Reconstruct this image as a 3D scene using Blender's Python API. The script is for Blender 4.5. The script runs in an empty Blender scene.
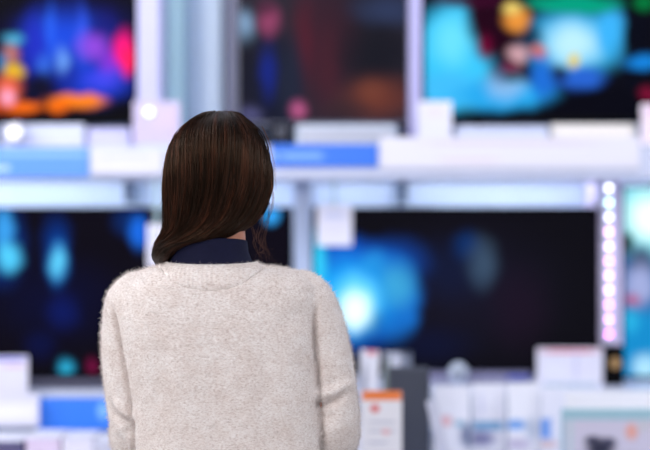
import bpy, bmesh, math, random
import numpy as np
from mathutils import Vector, Matrix, noise as mnoise

SC = bpy.context.scene
COL = SC.collection
PI = math.pi
random.seed(7)
rng = np.random.default_rng(7)

# ------------------------------------------------------------ camera
CAM_Y, CAM_Z = -2.95, 1.45
KPX = 36.0 / 85.0 / 650.0
cd = bpy.data.cameras.new('camera')
cd.lens = 85.0
cd.sensor_width = 36.0
cd.clip_start = 0.05
cd.dof.use_dof = True
cd.dof.focus_distance = 2.88
cd.dof.aperture_fstop = 1.42
cam = bpy.data.objects.new('camera', cd)
cam.location = (0, CAM_Y, CAM_Z)
cam.rotation_euler = (PI / 2, 0, 0)
COL.objects.link(cam)
SC.camera = cam


def W(px, py, D):
    """photo pixel at distance D from the camera -> world point"""
    return Vector(((px - 325) * KPX * D, CAM_Y + D, CAM_Z - (py - 225) * KPX * D))


# ------------------------------------------------------------ world, lights, exposure
world = bpy.data.worlds.new('store_ambient')
SC.world = world
world.use_nodes = True
world.node_tree.nodes['Background'].inputs[0].default_value = (0.86, 0.90, 1.0, 1)
world.node_tree.nodes['Background'].inputs[1].default_value = 0.55


def area(name, loc, target, sx, sy, power, color):
    l = bpy.data.lights.new(name, 'AREA')
    l.shape = 'RECTANGLE'
    l.size, l.size_y = sx, sy
    l.energy = power
    l.color = color
    o = bpy.data.objects.new(name, l)
    o.location = loc
    d = Vector(target) - Vector(loc)
    o.rotation_euler = d.to_track_quat('-Z', 'Y').to_euler()
    COL.objects.link(o)
    return o


area('ceiling_lamp_rear', (-1.2, -2.6, 2.98), (-0.1, 0.3, 1.1), 2.6, 1.4, 84, (1.0, 0.955, 0.925))
area('ceiling_lamp_left', (-2.3, 0.3, 2.98), (-0.2, 0.1, 1.2), 1.0, 2.0, 50, (1.0, 0.98, 0.96))
area('ceiling_lamp_right', (2.3, 0.0, 2.98), (-0.2, 0.1, 1.2), 1.0, 2.0, 22, (0.98, 0.98, 1.0))
area('ceiling_lamp_wall', (0.0, 0.95, 2.98), (0.0, 2.3, 1.25), 5.0, 0.7, 34, (0.86, 0.92, 1.0))

# lamps under the shelf board, lighting the panel and the lower row
area('shelf_lamp', (0.0, 2.22, 1.585), (0.0, 2.40, 1.40), 5.6, 0.05, 10.5, (0.88, 0.93, 1.0))
SC.view_settings.view_transform = 'Standard'
SC.view_settings.look = 'None'
SC.view_settings.gamma = 1.0
SC.view_settings.use_curve_mapping = False
SC.view_settings.exposure = 0.25


# ------------------------------------------------------------ materials
def lin(c):
    out = []
    for v in c[:3]:
        v = v / 255.0
        out.append(v / 12.92 if v <= 0.04045 else ((v + 0.055) / 1.055) ** 2.4)
    return (out[0], out[1], out[2], 1.0)


def new_mat(name):
    m = bpy.data.materials.new(name)
    m.use_nodes = True
    return m, m.node_tree.nodes, m.node_tree.links


MATS = {}


def plain(name, rgb, rough=0.5, metal=0.0, spec=0.5, var=0.06, scale=18.0):
    """principled surface with a slight procedural tone variation"""
    if name in MATS:
        return MATS[name]
    m, n, l = new_mat(name)
    b = n['Principled BSDF']
    b.inputs['Roughness'].default_value = rough
    b.inputs['Metallic'].default_value = metal
    b.inputs['Specular IOR Level'].default_value = spec
    tc = n.new('ShaderNodeTexCoord')
    nz = n.new('ShaderNodeTexNoise')
    nz.inputs['Scale'].default_value = scale
    l.new(tc.outputs['Object'], nz.inputs['Vector'])
    mx = n.new('ShaderNodeMix')
    mx.data_type = 'RGBA'
    c = lin(rgb)
    mx.inputs[6].default_value = tuple(v * (1 - var) for v in c[:3]) + (1,)
    mx.inputs[7].default_value = tuple(min(1, v * (1 + var)) for v in c[:3]) + (1,)
    l.new(nz.outputs['Fac'], mx.inputs[0])
    l.new(mx.outputs[2], b.inputs['Base Color'])
    MATS[name] = m
    return m


def glow(name, rgb, strength):
    if name in MATS:
        return MATS[name]
    m, n, l = new_mat(name)
    b = n['Principled BSDF']
    b.inputs['Base Color'].default_value = (0.05, 0.05, 0.05, 1)
    b.inputs['Emission Color'].default_value = lin(rgb)
    b.inputs['Emission Strength'].default_value = strength
    MATS[name] = m
    return m


def picture(name, box, base, blobs, emit=1.0, rough=0.25):
    """A flat picture on a UV-mapped panel. box = photo px (x0,y0,x1,y1) that the panel spans.
    blobs: (cx, cy, rx, ry, rgb, softness, opacity[, 'box'])"""
    m, n, l = new_mat(name)
    x0, y0, x1, y1 = box
    w, h = x1 - x0, y1 - y0
    uv = n.new('ShaderNodeUVMap')
    sc = n.new('ShaderNodeVectorMath')
    sc.operation = 'MULTIPLY'
    l.new(uv.outputs[0], sc.inputs[0])
    sc.inputs[1].default_value = (w, h, 0)
    nz = n.new('ShaderNodeTexNoise')
    nz.inputs['Scale'].default_value = 0.045
    nz.inputs['Detail'].default_value = 1.0
    l.new(sc.outputs[0], nz.inputs['Vector'])
    wob = n.new('ShaderNodeVectorMath')
    wob.operation = 'MULTIPLY_ADD'
    l.new(nz.outputs['Color'], wob.inputs[0])
    amp = 9.0 if emit > 0 else 0.0
    wob.inputs[1].default_value = (amp, amp, 0)
    l.new(sc.outputs[0], wob.inputs[2])
    cur = None
    for bl in blobs:
        cx, cy, rx, ry, rgb, soft, op = bl[:7]
        u, v = cx - x0 + amp * .5, (y1 - cy) + amp * .5
        mp = n.new('ShaderNodeMapping')
        mp.inputs['Location'].default_value = (-u / rx, -v / ry, 0)
        mp.inputs['Scale'].default_value = (1 / rx, 1 / ry, 0)
        l.new(wob.outputs[0], mp.inputs['Vector'])
        if len(bl) > 7:
            ab = n.new('ShaderNodeVectorMath')
            ab.operation = 'ABSOLUTE'
            l.new(mp.outputs[0], ab.inputs[0])
            sx = n.new('ShaderNodeSeparateXYZ')
            l.new(ab.outputs[0], sx.inputs[0])
            ln = n.new('ShaderNodeMath')
            ln.operation = 'MAXIMUM'
            l.new(sx.outputs[0], ln.inputs[0])
            l.new(sx.outputs[1], ln.inputs[1])
            out = ln.outputs[0]
        else:
            ln = n.new('ShaderNodeVectorMath')
            ln.operation = 'LENGTH'
            l.new(mp.outputs[0], ln.inputs[0])
            out = ln.outputs['Value']
        mr = n.new('ShaderNodeMapRange')
        mr.interpolation_type = 'SMOOTHSTEP'
        l.new(out, mr.inputs['Value'])
        mr.inputs['From Min'].default_value = max(0.0, 1 - soft)
        mr.inputs['From Max'].default_value = 1 + soft * 0.6 + 0.01
        mr.inputs['To Min'].default_value = op
        mr.inputs['To Max'].default_value = 0.0
        mx = n.new('ShaderNodeMix')
        mx.data_type = 'RGBA'
        l.new(mr.outputs[0], mx.inputs[0])
        if cur is None:
            mx.inputs[6].default_value = lin(base)
        else:
            l.new(cur, mx.inputs[6])
        mx.inputs[7].default_value = lin(rgb)
        cur = mx.outputs[2]
    b = n['Principled BSDF']
    b.inputs['Roughness'].default_value = rough
    if emit > 0:
        b.inputs['Base Color'].default_value = (0.0012, 0.0012, 0.0015, 1)
        b.inputs['Specular IOR Level'].default_value = 0.015
        l.new(cur, b.inputs['Emission Color'])
        b.inputs['Emission Strength'].default_value = emit
    else:
        l.new(cur, b.inputs['Base Color'])
    return m


# ------------------------------------------------------------ mesh helpers
def link_mesh(name, bm, mat, parent=None, smooth=False):
    me = bpy.data.meshes.new(name)
    bm.to_mesh(me)
    bm.free()
    if mat is not None:
        me.materials.append(mat)
    if smooth:
        me.polygons.foreach_set('use_smooth', [True] * len(me.polygons))
    o = bpy.data.objects.new(name, me)
    COL.objects.link(o)
    if parent is not None:
        o.parent = parent
    return o


def tag(o, label=None, cat=None, group=None, kind=None):
    if label: o['label'] = label
    if cat: o['category'] = cat
    if group: o['group'] = group
    if kind: o['kind'] = kind
    return o


def empty(name, loc, label=None, cat=None, group=None):
    o = bpy.data.objects.new(name, None)
    o.empty_display_size = 0.05
    COL.objects.link(o)
    o.location = loc
    return tag(o, label, cat, group)


def bx(bm, x0, x1, y0, y1, z0, z1, bev=0.0):
    r = bmesh.ops.create_cube(bm, size=1.0)
    vs = r['verts']
    for v in vs:
        v.co = Vector(((x0 + x1) / 2 + v.co.x * (x1 - x0), (y0 + y1) / 2 + v.co.y * (y1 - y0), (z0 + z1) / 2 + v.co.z * (z1 - z0)))
    if bev > 0:
        es = list({e for v in vs for e in v.link_edges})
        bmesh.ops.bevel(bm, geom=es, offset=bev, segments=2, affect='EDGES', profile=0.5)


def box(name, x0, x1, y0, y1, z0, z1, mat, parent=None, bev=0.003, org=None):
    """box in world coordinates; stored relative to its parent or, if top-level, to its own base centre"""
    bm = bmesh.new()
    if parent is not None:
        p = parent.location.copy()
        q = parent.parent
        while q is not None:
            p += q.location
            q = q.parent
        bx(bm, x0 - p.x, x1 - p.x, y0 - p.y, y1 - p.y, z0 - p.z, z1 - p.z, bev)
        return link_mesh(name, bm, mat, parent)
    c = Vector(((x0 + x1) / 2, (y0 + y1) / 2, z0))
    bx(bm, x0 - c.x, x1 - c.x, y0 - c.y, y1 - c.y, 0, z1 - z0, bev)
    o = link_mesh(name, bm, mat)
    o.location = c
    return o


def wpos(o):
    p = o.location.copy()
    q = o.parent
    while q is not None:
        p += q.location
        q = q.parent
    return p


def cyl(bm, p0, p1, r0, r1=None, seg=24, cap=True):
    p0, p1 = Vector(p0), Vector(p1)
    r1 = r0 if r1 is None else r1
    d = p1 - p0
    r = bmesh.ops.create_cone(bm, cap_ends=cap, cap_tris=False, segments=seg, radius1=r0, radius2=r1, depth=d.length)
    q = d.to_track_quat('Z', 'Y').to_matrix().to_4x4()
    q.translation = (p0 + p1) / 2
    bmesh.ops.transform(bm, matrix=q, verts=r['verts'])


def face_panel(name, x0, x1, z0, z1, y, mat, parent, tilt=0.0):
    """thin UV-mapped picture panel facing the camera side (-Y); coordinates in world"""
    p = wpos(parent) if parent is not None else Vector((0, 0, 0))
    bm = bmesh.new()
    uvl = bm.loops.layers.uv.new('UVMap')
    t = 0.0016
    f = [bm.verts.new((x - p.x, yy - p.y, z - p.z)) for yy in (y, y + t) for x, z in ((x0, z0), (x1, z0), (x1, z1), (x0, z1))]
    faces = [(0, 1, 2, 3), (5, 4, 7, 6), (4, 5, 1, 0), (7, 3, 2, 6), (1, 5, 6, 2), (4, 0, 3, 7)]
    for fi, idx in enumerate(faces):
        fc = bm.faces.new([f[i] for i in idx])
        for lp in fc.loops:
            lp[uvl].uv = ((lp.vert.co.x + p.x - x0) / (x1 - x0), (lp.vert.co.z + p.z - z0) / (z1 - z0))
    return link_mesh(name, bm, mat, parent)


# palette
M_white = plain('white_lacquer', (206, 211, 234), 0.35)
M_blueish = plain('pale_blue_panel', (198, 216, 244), 0.4)
M_greypan = plain('pale_grey_panel', (196, 206, 224), 0.45)
M_lav = plain('lavender_white_trim', (198, 196, 236), 0.4)
M_alu = plain('brushed_aluminium', (176, 180, 196), 0.35, 0.6)
M_black = plain('black_plastic', (5, 5, 7), 0.5, spec=0.06)
M_dark = plain('dark_grey_plastic', (62, 64, 78), 0.5)
M_signblue = plain('blue_sign_film', (70, 142, 245), 0.4)
M_card = plain('white_card', (226, 226, 240), 0.5)
M_cardback = plain('card_backing', (214, 214, 226), 0.6)
M_acryl = plain('clear_edge_acrylic', (170, 196, 204), 0.15)

# ------------------------------------------------------------ room shell
X = 3.6
tag(box('floor', -X, X, -4.2, 2.75, -0.06, 0.0, plain('floor_vinyl', (168, 164, 162), 0.25), bev=0), kind='structure')
tag(box('ceiling', -X, X, -4.2, 2.75, 3.1, 3.16, plain('ceiling_tile', (226, 228, 232), 0.8), bev=0), kind='structure')
tag(box('wall_back', -X, X, 2.62, 2.74, 0.0, 3.1, plain('wall_paint', (222, 228, 242), 0.6), bev=0), kind='structure')

# ------------------------------------------------------------ display wall
DW = 5.34                         # face of the back panel, distance from the camera
YW = CAM_Y + DW


def zof(py, D): return CAM_Z - (py - 225) * KPX * D
def xof(px, D): return (px - 325) * KPX * D


tag(box('wall_panel', -3.0, 3.0, YW, YW + 0.05, 0.0, 2.75, M_blueish), kind='structure')
# the shelf board between the two rows of televisions
DS = 4.86
up = empty('wall_shelf', (0, YW, zof(180, DS)), 'long white shelf between the upper and lower rows of televisions', 'shelf')
box('shelf_board', -3.0, 3.0, CAM_Y + DS, YW, zof(180, DS), zof(146, DS), M_white, up)
box('label_rail', -3.0, 3.0, CAM_Y + DS - 0.014, CAM_Y + DS, zof(178, DS), zof(147, DS), M_white, up, 0.002)
for px in (131, 402):
    box('bracket', xof(px - 4, 5.1), xof(px + 4, 5.1), CAM_Y + 5.02, YW, zof(203, 5.1), zof(180, 5.1), plain('grey_bracket', (104, 124, 156), 0.4), up)
# lower shelf board with its fascia
DL = 4.70
ZL = zof(391, DL)
lo = empty('shelf_cabinet', (0, YW, 0), 'long low white cabinet that carries the lower row of televisions', 'cabinet')
box('shelf_board', -3.0, 3.0, CAM_Y + DL, YW, zof(432, DL), ZL, M_white, lo)
box('label_rail', -3.0, 3.0, CAM_Y + DL - 0.014, CAM_Y + DL, zof(430, DL), zof(396, DL), plain('grey_rail', (150, 164, 184), 0.4), lo, 0.002)
box('carcass', -3.0, 3.0, CAM_Y + DL + 0.05, YW, 0.0, zof(432, DL), M_greypan, lo)
box('plinth', -3.0, 3.0, CAM_Y + DL + 0.03, CAM_Y + DL + 0.05, 0.0, 0.1, M_dark, lo)


def upright(px0, px1, py0, py1, D, mat, label):
    y = CAM_Y + D
    o = box('wall_upright', xof(px0, D), xof(px1, D), y, YW, zof(py1, D), zof(py0, D), mat, None, 0.006)
    return tag(o, label, 'upright')


zt = -75
upright(137, 160, zt, 145.9, 5.0, M_lav, 'lavender white upright right of the television with magenta clouds')
upright(409.5, 421.5, zt, 145.9, 5.0, plain('lavender_upright', (184, 178, 224), .4), 'lavender upright between the suited figure television and the cyan one')
upright(226, 235.5, zt, 145.9, 5.04, plain('grey_upright', (96, 98, 124), 0.4), 'slim grey upright along the left edge of the suited figure television')
upright(166, 184, zt, 145.9, 5.22, plain('aqua_panel', (186, 226, 238), 0.4), 'aqua upright panel above the head, next to the lavender white upright')
upright(203, 222, zt, 145.9, 5.22, plain('ice_blue_panel', (212, 230, 252), 0.4), 'ice blue upright panel above the head, left of the slim grey one')
upright(294, 311, 180.1, 391, 5.0, plain('pale_upright', (178, 192, 222), .4), 'pale blue upright between the two lower televisions, right of the neck')
upright(602, 622, 178, 391, 5.0, plain('violet_upright', (232, 218, 252), .4), 'lavender upright that carries the led strip at the right')


# ------------------------------------------------------------ televisions
def television(px0, py0, px1, py1, D, label, base, blobs, emit=1.0, stand=True, zs=None, bez=4, chin=6, bezmat=None, group=None):
    y = CAM_Y + D
    x0, x1, z0, z1 = xof(px0, D), xof(px1, D), zof(py1, D), zof(py0, D)
    zs = z0 if zs is None else zs
    t = empty('television', ((x0 + x1) / 2, y + 0.03, zs), label, 'television', group)
    b = bezmat or M_black
    k = KPX * D
    e = bez * k
    c = chin * k
    box('housing', x0, x1, y + 0.004, y + 0.04, z0, z1, b, t, 0.006)
    box('rear_casing', x0 + (x1 - x0) * .2, x1 - (x1 - x0) * .2, y + 0.04, y + 0.075, z0 + 0.04, z1 - (z1 - z0) * .35, M_black, t, 0.01)
    bm = bmesh.new()
    p = wpos(t)
    for a in ((x0, x0 + e, z0, z1), (x1 - e, x1, z0, z1), (x0 + e, x1 - e, z0, z0 + c), (x0 + e, x1 - e, z1 - e, z1)):
        bx(bm, a[0] - p.x, a[1] - p.x, y - 0.004 - p.y, y + 0.006 - p.y, a[2] - p.z, a[3] - p.z, 0.001)
    link_mesh('bezel', bm, b, t)
    m = picture('television_picture', (px0 + bez, py0 + bez, px1 - bez, py1 - chin), base, blobs, emit)
    face_panel('screen', x0 + e, x1 - e, z0 + c, z1 - e, y + 0.001, m, t)
    if stand:
        for f in (0.2, 0.8):
            xx = x0 + (x1 - x0) * f
            bm = bmesh.new()
            for s in (-1, 1):
                a = Vector((xx, y + 0.03, z0 + 0.004)) - p
                bb = Vector((xx, y + 0.03 + s * 0.085, zs + 0.006)) - p
                cyl(bm, a, bb, 0.006, 0.006, 10)
            link_mesh('stand_foot', bm, b, t)
    else:
        box('wall_mount', (x0 + x1) / 2 - .12, (x0 + x1) / 2 + .12, y + 0.07, YW, z0 + (z1 - z0) * .35, z0 + (z1 - z0) * .65, M_dark, t)
    return t


ZS = zof(146, DS)
DT = 5.05
television(-120, -22, 137, 124, DT, 'television at top left showing blue and magenta clouds over orange shapes', (6, 5, 14), [
    (74, 50, 66, 46, (12, 18, 110), .8, .9),
    (62, 40, 38, 32, (24, 74, 224), .9, .9),
    (98, 80, 34, 22, (24, 62, 215), .9, .9),
    (34, 44, 12, 30, (30, 40, 190), .9, .8),
    (50, 28, 5, 26, (40, 100, 245), .9, .7),
    (82, 34, 6, 30, (50, 90, 240), .9, .7),
    (70, 76, 8, 22, (20, 40, 150), .9, .7),
    (62, 60, 8, 13, (110, 165, 245), .9, .8),
    (44, 66, 7, 12, (60, 120, 240), .9, .6),
    (104, 28, 14, 16, (20, 24, 120), .9, .8),
    (94, 46, 15, 13, (150, 70, 220), .9, .85),
    (110, 62, 12, 15, (150, 50, 220), .9, .7),
    (104, 80, 18, 10, (70, 70, 235), .9, .7),
    (124, 50, 10, 20, (255, 16, 130), .8, 1),
    (127, 60, 7, 16, (255, 30, 90), .8, 1),
    (40, 84, 14, 12, (8, 8, 26), .8, .9),
    (76, 101, 31, 8, (246, 126, 20), .5, 1),
    (58, 106, 15, 7, (236, 104, 10), .6, 1),
    (45, 103, 2.5, 12, (60, 20, 10), .8, .8),
    (22, 107, 22, 7, (240, 104, 16), .5, 1),
    (-30, 104, 45, 12, (200, 70, 20), .6, 1),
    (120, 108, 16, 9, (6, 5, 14), .7, .9),
    (12, 40, 11, 6, (80, 180, 220), .8, .85),
    (10, 54, 9, 10, (196, 120, 110), .8, .9),
    (14, 70, 11, 8, (225, 180, 36), .7, 1),
    (8, 88, 13, 15, (232, 100, 70), .8, 1),
    (8, 97, 7, 8, (255, 170, 205), .8, 1),
    (2, 62, 5, 9, (30, 130, 190), .8, .8),
], 1.0, zs=ZS, bez=3, chin=5)
television(422, -38, 706, 123, DT, 'television at top right showing a bright cyan scene with a green band on top', (8, 8, 20), [
    (455, 55, 40, 56, (60, 200, 252), .35, 1),
    (450, 90, 36, 20, (66, 190, 250), .5, 1),
    (452, 40, 20, 26, (110, 228, 255), .8, .9),
    (505, 95, 52, 16, (40, 170, 240), .5, 1),
    (505, 85, 20, 16, (140, 190, 240), .7, .9),
    (575, 42, 50, 34, (60, 185, 245), .5, 1),
    (572, 44, 28, 22, (190, 240, 255), .8, 1),
    (610, 30, 14, 26, (60, 180, 250), .6, 1),
    (494, 16, 28, 48, (34, 2, 22), .35, 1),
    (484, 46, 8, 14, (110, 4, 52), .8, 1),
    (504, 74, 12, 12, (30, 30, 70), .8, .7),
    (470, 2, 40, 5, (60, 6, 40), .5, .9),
    (528, 38, 14, 16, (20, 24, 50), .7, .9),
    (517, 20, 13, 13, (236, 150, 60), .6, 1),
    (512, 8, 9, 6, (240, 210, 110), .7, 1),
    (574, 4, 50, 9, (0, 160, 128), .4, 1),
    (518, 54, 12, 9, (205, 160, 170), .6, 1),
    (538, 52, 8, 7, (205, 110, 100), .6, 1),
    (511, 68, 9, 7, (110, 40, 70), .6, 1),
    (513, 78, 8, 4, (10, 80, 90), .6, 1),
    (543, 78, 14, 22, (30, 110, 215), .6, 1),
    (575, 60, 6, 7, (235, 205, 60), .7, 1),
    (580, 78, 26, 12, (40, 100, 210), .6, 1),
    (560, 72, 9, 9, (16, 20, 60), .7, .9),
    (610, 112, 70, 26, (6, 6, 18), .3, 1),
    (636, 40, 11, 60, (6, 8, 22), .3, 1),
    (645, 3, 10, 8, (0, 120, 60), .6, 1),
    (642, 62, 18, 9, (20, 130, 220), .6, 1),
    (648, 94, 9, 8, (120, 16, 50), .6, 1),
], .88, zs=ZS, bez=3, chin=6)
mid = television(236, -30, 410, 125, DT, 'television at top centre showing a standing figure in a dark suit', (40, 36, 48), [
    (370, 40, 50, 60, (26, 25, 34), .9, .9),
    (322, 46, 34, 70, (56, 26, 40), .9, .85),
    (304, 40, 11, 42, (78, 26, 42), .95, .8),
    (328, 70, 12, 40, (70, 30, 42), .95, .6),
    (388, 10, 34, 16, (46, 58, 92), .95, .8),
    (376, 56, 36, 28, (22, 22, 32), .9, .9),
    (378, 98, 36, 22, (98, 50, 42), .9, .95),
    (372, 90, 14, 12, (116, 62, 48), .9, .6),
    (345, 110, 22, 10, (54, 36, 42), .9, .8),
    (245, 28, 9, 17, (140, 176, 214), .9, 1),
    (246, 70, 14, 44, (16, 16, 26), .8, .9),
    (272, 84, 30, 58, (20, 23, 42), .5, 1),
    (290, 84, 14, 44, (30, 36, 56), .8, .8),
    (268, 70, 9, 30, (18, 34, 120), .8, 1),
    (266, 44, 9, 12, (24, 26, 50), .9, .6),
    (269, 20, 12, 16, (136, 60, 96), .8, 1),
    (266, 9, 9, 6, (60, 30, 50), .9, .8),
    (298, 109, 9, 8, (176, 84, 130), .8, 1),
    (250, 114, 12, 8, (80, 80, 124), .9, .9),
], 1.0, zs=ZS, bez=3, chin=3, stand=False, bezmat=plain('grey_bezel', (86, 88, 108), 0.35))
# its soundbar and foot
sb = empty('soundbar', (xof(345, 4.98), CAM_Y + 4.98, ZS), 'long silver soundbar lying below the top centre television', 'soundbar')
box('body', xof(296, 4.95), xof(397, 4.95), CAM_Y + 4.95, CAM_Y + 5.02, ZS, zof(124.5, 4.95), M_greypan, sb, 0.01)
box('grille', xof(300, 4.95), xof(393, 4.95), CAM_Y + 4.946, CAM_Y + 4.952, ZS + .01, zof(128, 4.95), M_alu, sb, 0.001)
wc = empty('small_speaker', (xof(281, 4.96), CAM_Y + 4.98, ZS), 'small black speaker on the shelf left of the silver soundbar', 'speaker')
box('cabinet', xof(271, 4.95), xof(291, 4.95), CAM_Y + 4.95, CAM_Y + 5.03, ZS, zof(123, 4.95), M_black, wc, 0.008)
bm = bmesh.new()
cyl(bm, (0, -0.034, 0.05), (0, -0.03, 0.05), 0.022)
link_mesh('driver', bm, M_dark, wc)

ZL2 = ZL
television(-16, 207, 293, 379, DT, 'lower television behind the left shoulder, nearly black picture with blue glows', (12, 9, 20), [
    (55, 300, 60, 40, (10, 12, 46), .9, .8),
    (0, 245, 24, 38, (8, 50, 130), .8, .9),
    (4, 230, 9, 24, (60, 160, 235), .7, .9),
    (9, 258, 12, 14, (80, 200, 245), .8, 1),
    (56, 240, 14, 26, (8, 40, 110), .8, .9),
    (58, 262, 11, 24, (16, 84, 180), .8, 1),
    (58, 262, 8, 17, (90, 200, 240), .8, 1),
    (128, 222, 14, 14, (10, 40, 100), .8, .9),
    (139, 232, 11, 18, (24, 100, 215), .6, 1),
    (62, 312, 16, 18, (12, 24, 90), .9, .9),
    (40, 345, 16, 14, (10, 16, 60), .9, .9),
    (66, 369, 10, 11, (20, 90, 130), .7, 1),
    (66, 369, 7, 9, (44, 168, 205), .7, 1),
    (92, 368, 6, 10, (110, 14, 60), .7, 1),
    (272, 214, 8, 10, (50, 160, 240), .6, 1),
    (200, 300, 50, 40, (14, 14, 36), .9, .8),
], 1.0, zs=ZL2, bez=2, chin=6, group=None)
television(312, 207, 603, 375, DT, 'lower television right of the person, black picture with a bright cyan glow', (12, 11, 18), [
    (470, 290, 80, 60, (20, 18, 34), .9, .9),
    (395, 262, 34, 22, (16, 64, 150), .8, .9),
    (355, 296, 60, 52, (12, 84, 190), .45, 1),
    (394, 298, 27, 44, (20, 104, 190), .35, .95),
    (345, 262, 34, 24, (20, 80, 190), .8, .9),
    (350, 296, 40, 38, (26, 165, 240), .7, .95),
    (398, 285, 18, 22, (60, 160, 205), .8, .8), (374, 262, 14, 12, (40, 150, 215), .9, .6), (372, 322, 12, 14, (16, 60, 130), .9, .6),
    (356, 304, 22, 28, (120, 225, 250), .8, .95),
    (355, 310, 15, 19, (235, 255, 255), .8, 1),
    (318, 262, 9, 30, (50, 195, 235), .7, .9),
    (466, 246, 14, 14, (10, 50, 110), .9, .8),
    (482, 264, 15, 24, (62, 84, 108), .9, .9),
    (450, 270, 40, 30, (14, 26, 60), .9, .5),
    (430, 345, 40, 20, (12, 18, 50), .9, .6),
    (520, 310, 30, 40, (30, 16, 34), .9, .5),
], 1.05, zs=ZL2, bez=2, chin=5)
television(622, 186, 860, 379, DT, 'television at the right edge of the lower row showing a pale figure over teal', (40, 90, 150), [
    (650, 215, 40, 44, (150, 225, 235), .5, 1),
    (648, 218, 18, 22, (235, 255, 250), .7, 1),
    (628, 244, 7, 12, (20, 36, 30), .7, 1),
    (642, 262, 14, 16, (50, 60, 90), .7, .9),
    (640, 285, 16, 22, (150, 160, 205), .6, 1),
    (632, 301, 8, 6, (170, 90, 130), .7, .9),
    (650, 350, 40, 44, (20, 130, 190), .3, 1),
    (630, 320, 10, 14, (40, 170, 215), .8, .8),
    (645, 368, 14, 14, (170, 220, 245), .7, .9),
    (720, 290, 50, 70, (90, 150, 190), .9, .8),
], 1.05, zs=ZL2, bez=2, chin=3)

# ------------------------------------------------------------ signs along the shelf rail
YR = CAM_Y + DS - 0.017


def rail_sign(px0, px1, py0, py1, D, label, rgb, marks, name='rail_sign', cat='sign'):
    y = CAM_Y + D
    bm = bmesh.new()
    x0, x1, z0, z1 = xof(px0, D), xof(px1, D), zof(py1, D), zof(py0, D)
    o = empty(name, ((x0 + x1) / 2, y, z0), label, cat)
    box('holder', x0, x1, y + 0.002, y + 0.006, z0, z1, M_cardback, o, 0.001)
    m = picture('sign_print', (px0, py0, px1, py1), rgb, marks, 0, 0.4)
    face_panel('insert', x0, x1, z0, z1, y, m, o)
    return o


DR = DS - 0.024
rail_sign(-60, 89, 147, 177, DR, 'blue strip sign on the upper shelf edge at the far left', (92, 152, 238), [
    (40, 154, 50, 2.5, (150, 196, 250), .3, .8, 'box'), (0, 168, 10, 3, (190, 220, 255), .3, .9, 'box')])
rail_sign(91, 162, 150, 174, DR, 'white strip sign between the two blue strips on the upper shelf', (224, 222, 240), [
    (125, 156, 26, 1.6, (200, 205, 240), .3, .8, 'box')])
rail_sign(271, 378, 144, 167, DR, 'blue strip sign with pale lettering right of the dark hair', (50, 116, 226), [
    (302, 156, 22, 4, (140, 186, 248), .3, .7, 'box'), (272, 156, 6, 4, (150, 190, 250), .3, .7, 'box')])
rail_sign(380, 640, 137, 168, DR, 'long white strip sign on the upper shelf edge at the right', (228, 225, 238), [
    (510, 143, 90, 3, (218, 206, 220), .5, .8, 'box'), (470, 160, 30, 3, (226, 212, 226), .5, .8, 'box')])
rail_sign(36, 128, 398, 430, DL - 0.03, 'bright blue strip sign on the lower shelf left of the person', (54, 132, 248), [
    (103, 411, 6, 9, (140, 200, 252), .4, .9)])


# ------------------------------------------------------------ price cards
def price_card(px0, py0, px1, py1, D, label, marks, zs=None, base=(228, 226, 242), hang=False, foot=True, name='price_card', th=0.01, group=None):
    """card in a holder: on a foot standing on zs, or hanging from above by a clip"""
    y = CAM_Y + D
    x0, x1, z0, z1 = xof(px0, D), xof(px1, D), zof(py1, D), zof(py0, D)
    zs = z0 if zs is None else zs
    o = empty(name, ((x0 + x1) / 2, y + th / 2, zs), label, 'price card', group)
    box('holder', x0, x1, y + 0.002, y + th, z0, z1, M_cardback, o, 0.002)
    m = picture('card_print', (px0, py0, px1, py1), base, marks, 0, 0.45)
    face_panel('insert', x0 + .001, x1 - .001, z0 + .001, z1 - .001, y, m, o)
    if hang:
        box('clip', (x0 + x1) / 2 - .006, (x0 + x1) / 2 + .006, y + 0.002, y + th + .006, z1 - 0.004, zof(181, D) if hang is True else hang, M_acryl, o, 0.002)
    elif foot:
        box('foot', x0 + (x1 - x0) * .1, x1 - (x1 - x0) * .1, y - 0.01, y + 0.05, zs, max(z0, zs + .006), M_acryl, o, 0.002)
    return o


price_card(317, 205, 352, 246, 4.95, 'white price card hanging over the corner of the cyan glowing television',
           [(334, 215, 11, 3, (190, 200, 240), .4, .8, 'box'), (334, 230, 12, 5, (225, 222, 245), .4, .8, 'box')], hang=True)
price_card(147, 224, 166, 268, 4.8, 'white price card hanging left of the dark hair',
           [(156, 236, 6, 3, (200, 210, 236), .4, .8, 'box')], hang=zof(181, 4.86))
price_card(537, 348, 603, 388, 4.86, 'white price card with a red printed top edge below the dark television',
           [(570, 351, 28, 2.2, (225, 120, 140), .6, .9, 'box'), (576, 366, 1.5, 14, (196, 196, 232), .6, .8, 'box'), (555, 370, 12, 8, (232, 232, 250), .5, .8, 'box')], zs=ZL)
price_card(-12, 356, 28, 404, 4.66, 'white price card with a blue and red top edge at the bottom left',
           [(6, 359, 22, 2.2, (110, 110, 215), .6, .9, 'box'), (14, 366, 12, 2.2, (225, 190, 205), .6, .9, 'box')], zs=zof(426, 4.62), foot=False)
price_card(-20, 394, 39, 427, 4.63, 'wide white box card in front of the bottom left price card',
           [(10, 412, 30, 9, (250, 248, 255), .4, .9, 'box')], zs=zof(427, 4.63), foot=False)
price_card(133, 101, 180, 145, 4.90, 'pale pink price card standing on the upper shelf behind the head',
           [(165, 118, 14, 12, (214, 194, 226), .6, .9, 'box')], zs=ZS, base=(204, 190, 222))
price_card(418, 101, 452, 138, 4.90, 'white price card at the left corner of the top right television',
           [(435, 112, 10, 5, (226, 216, 246), .5, .9, 'box')], zs=ZS)
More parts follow.
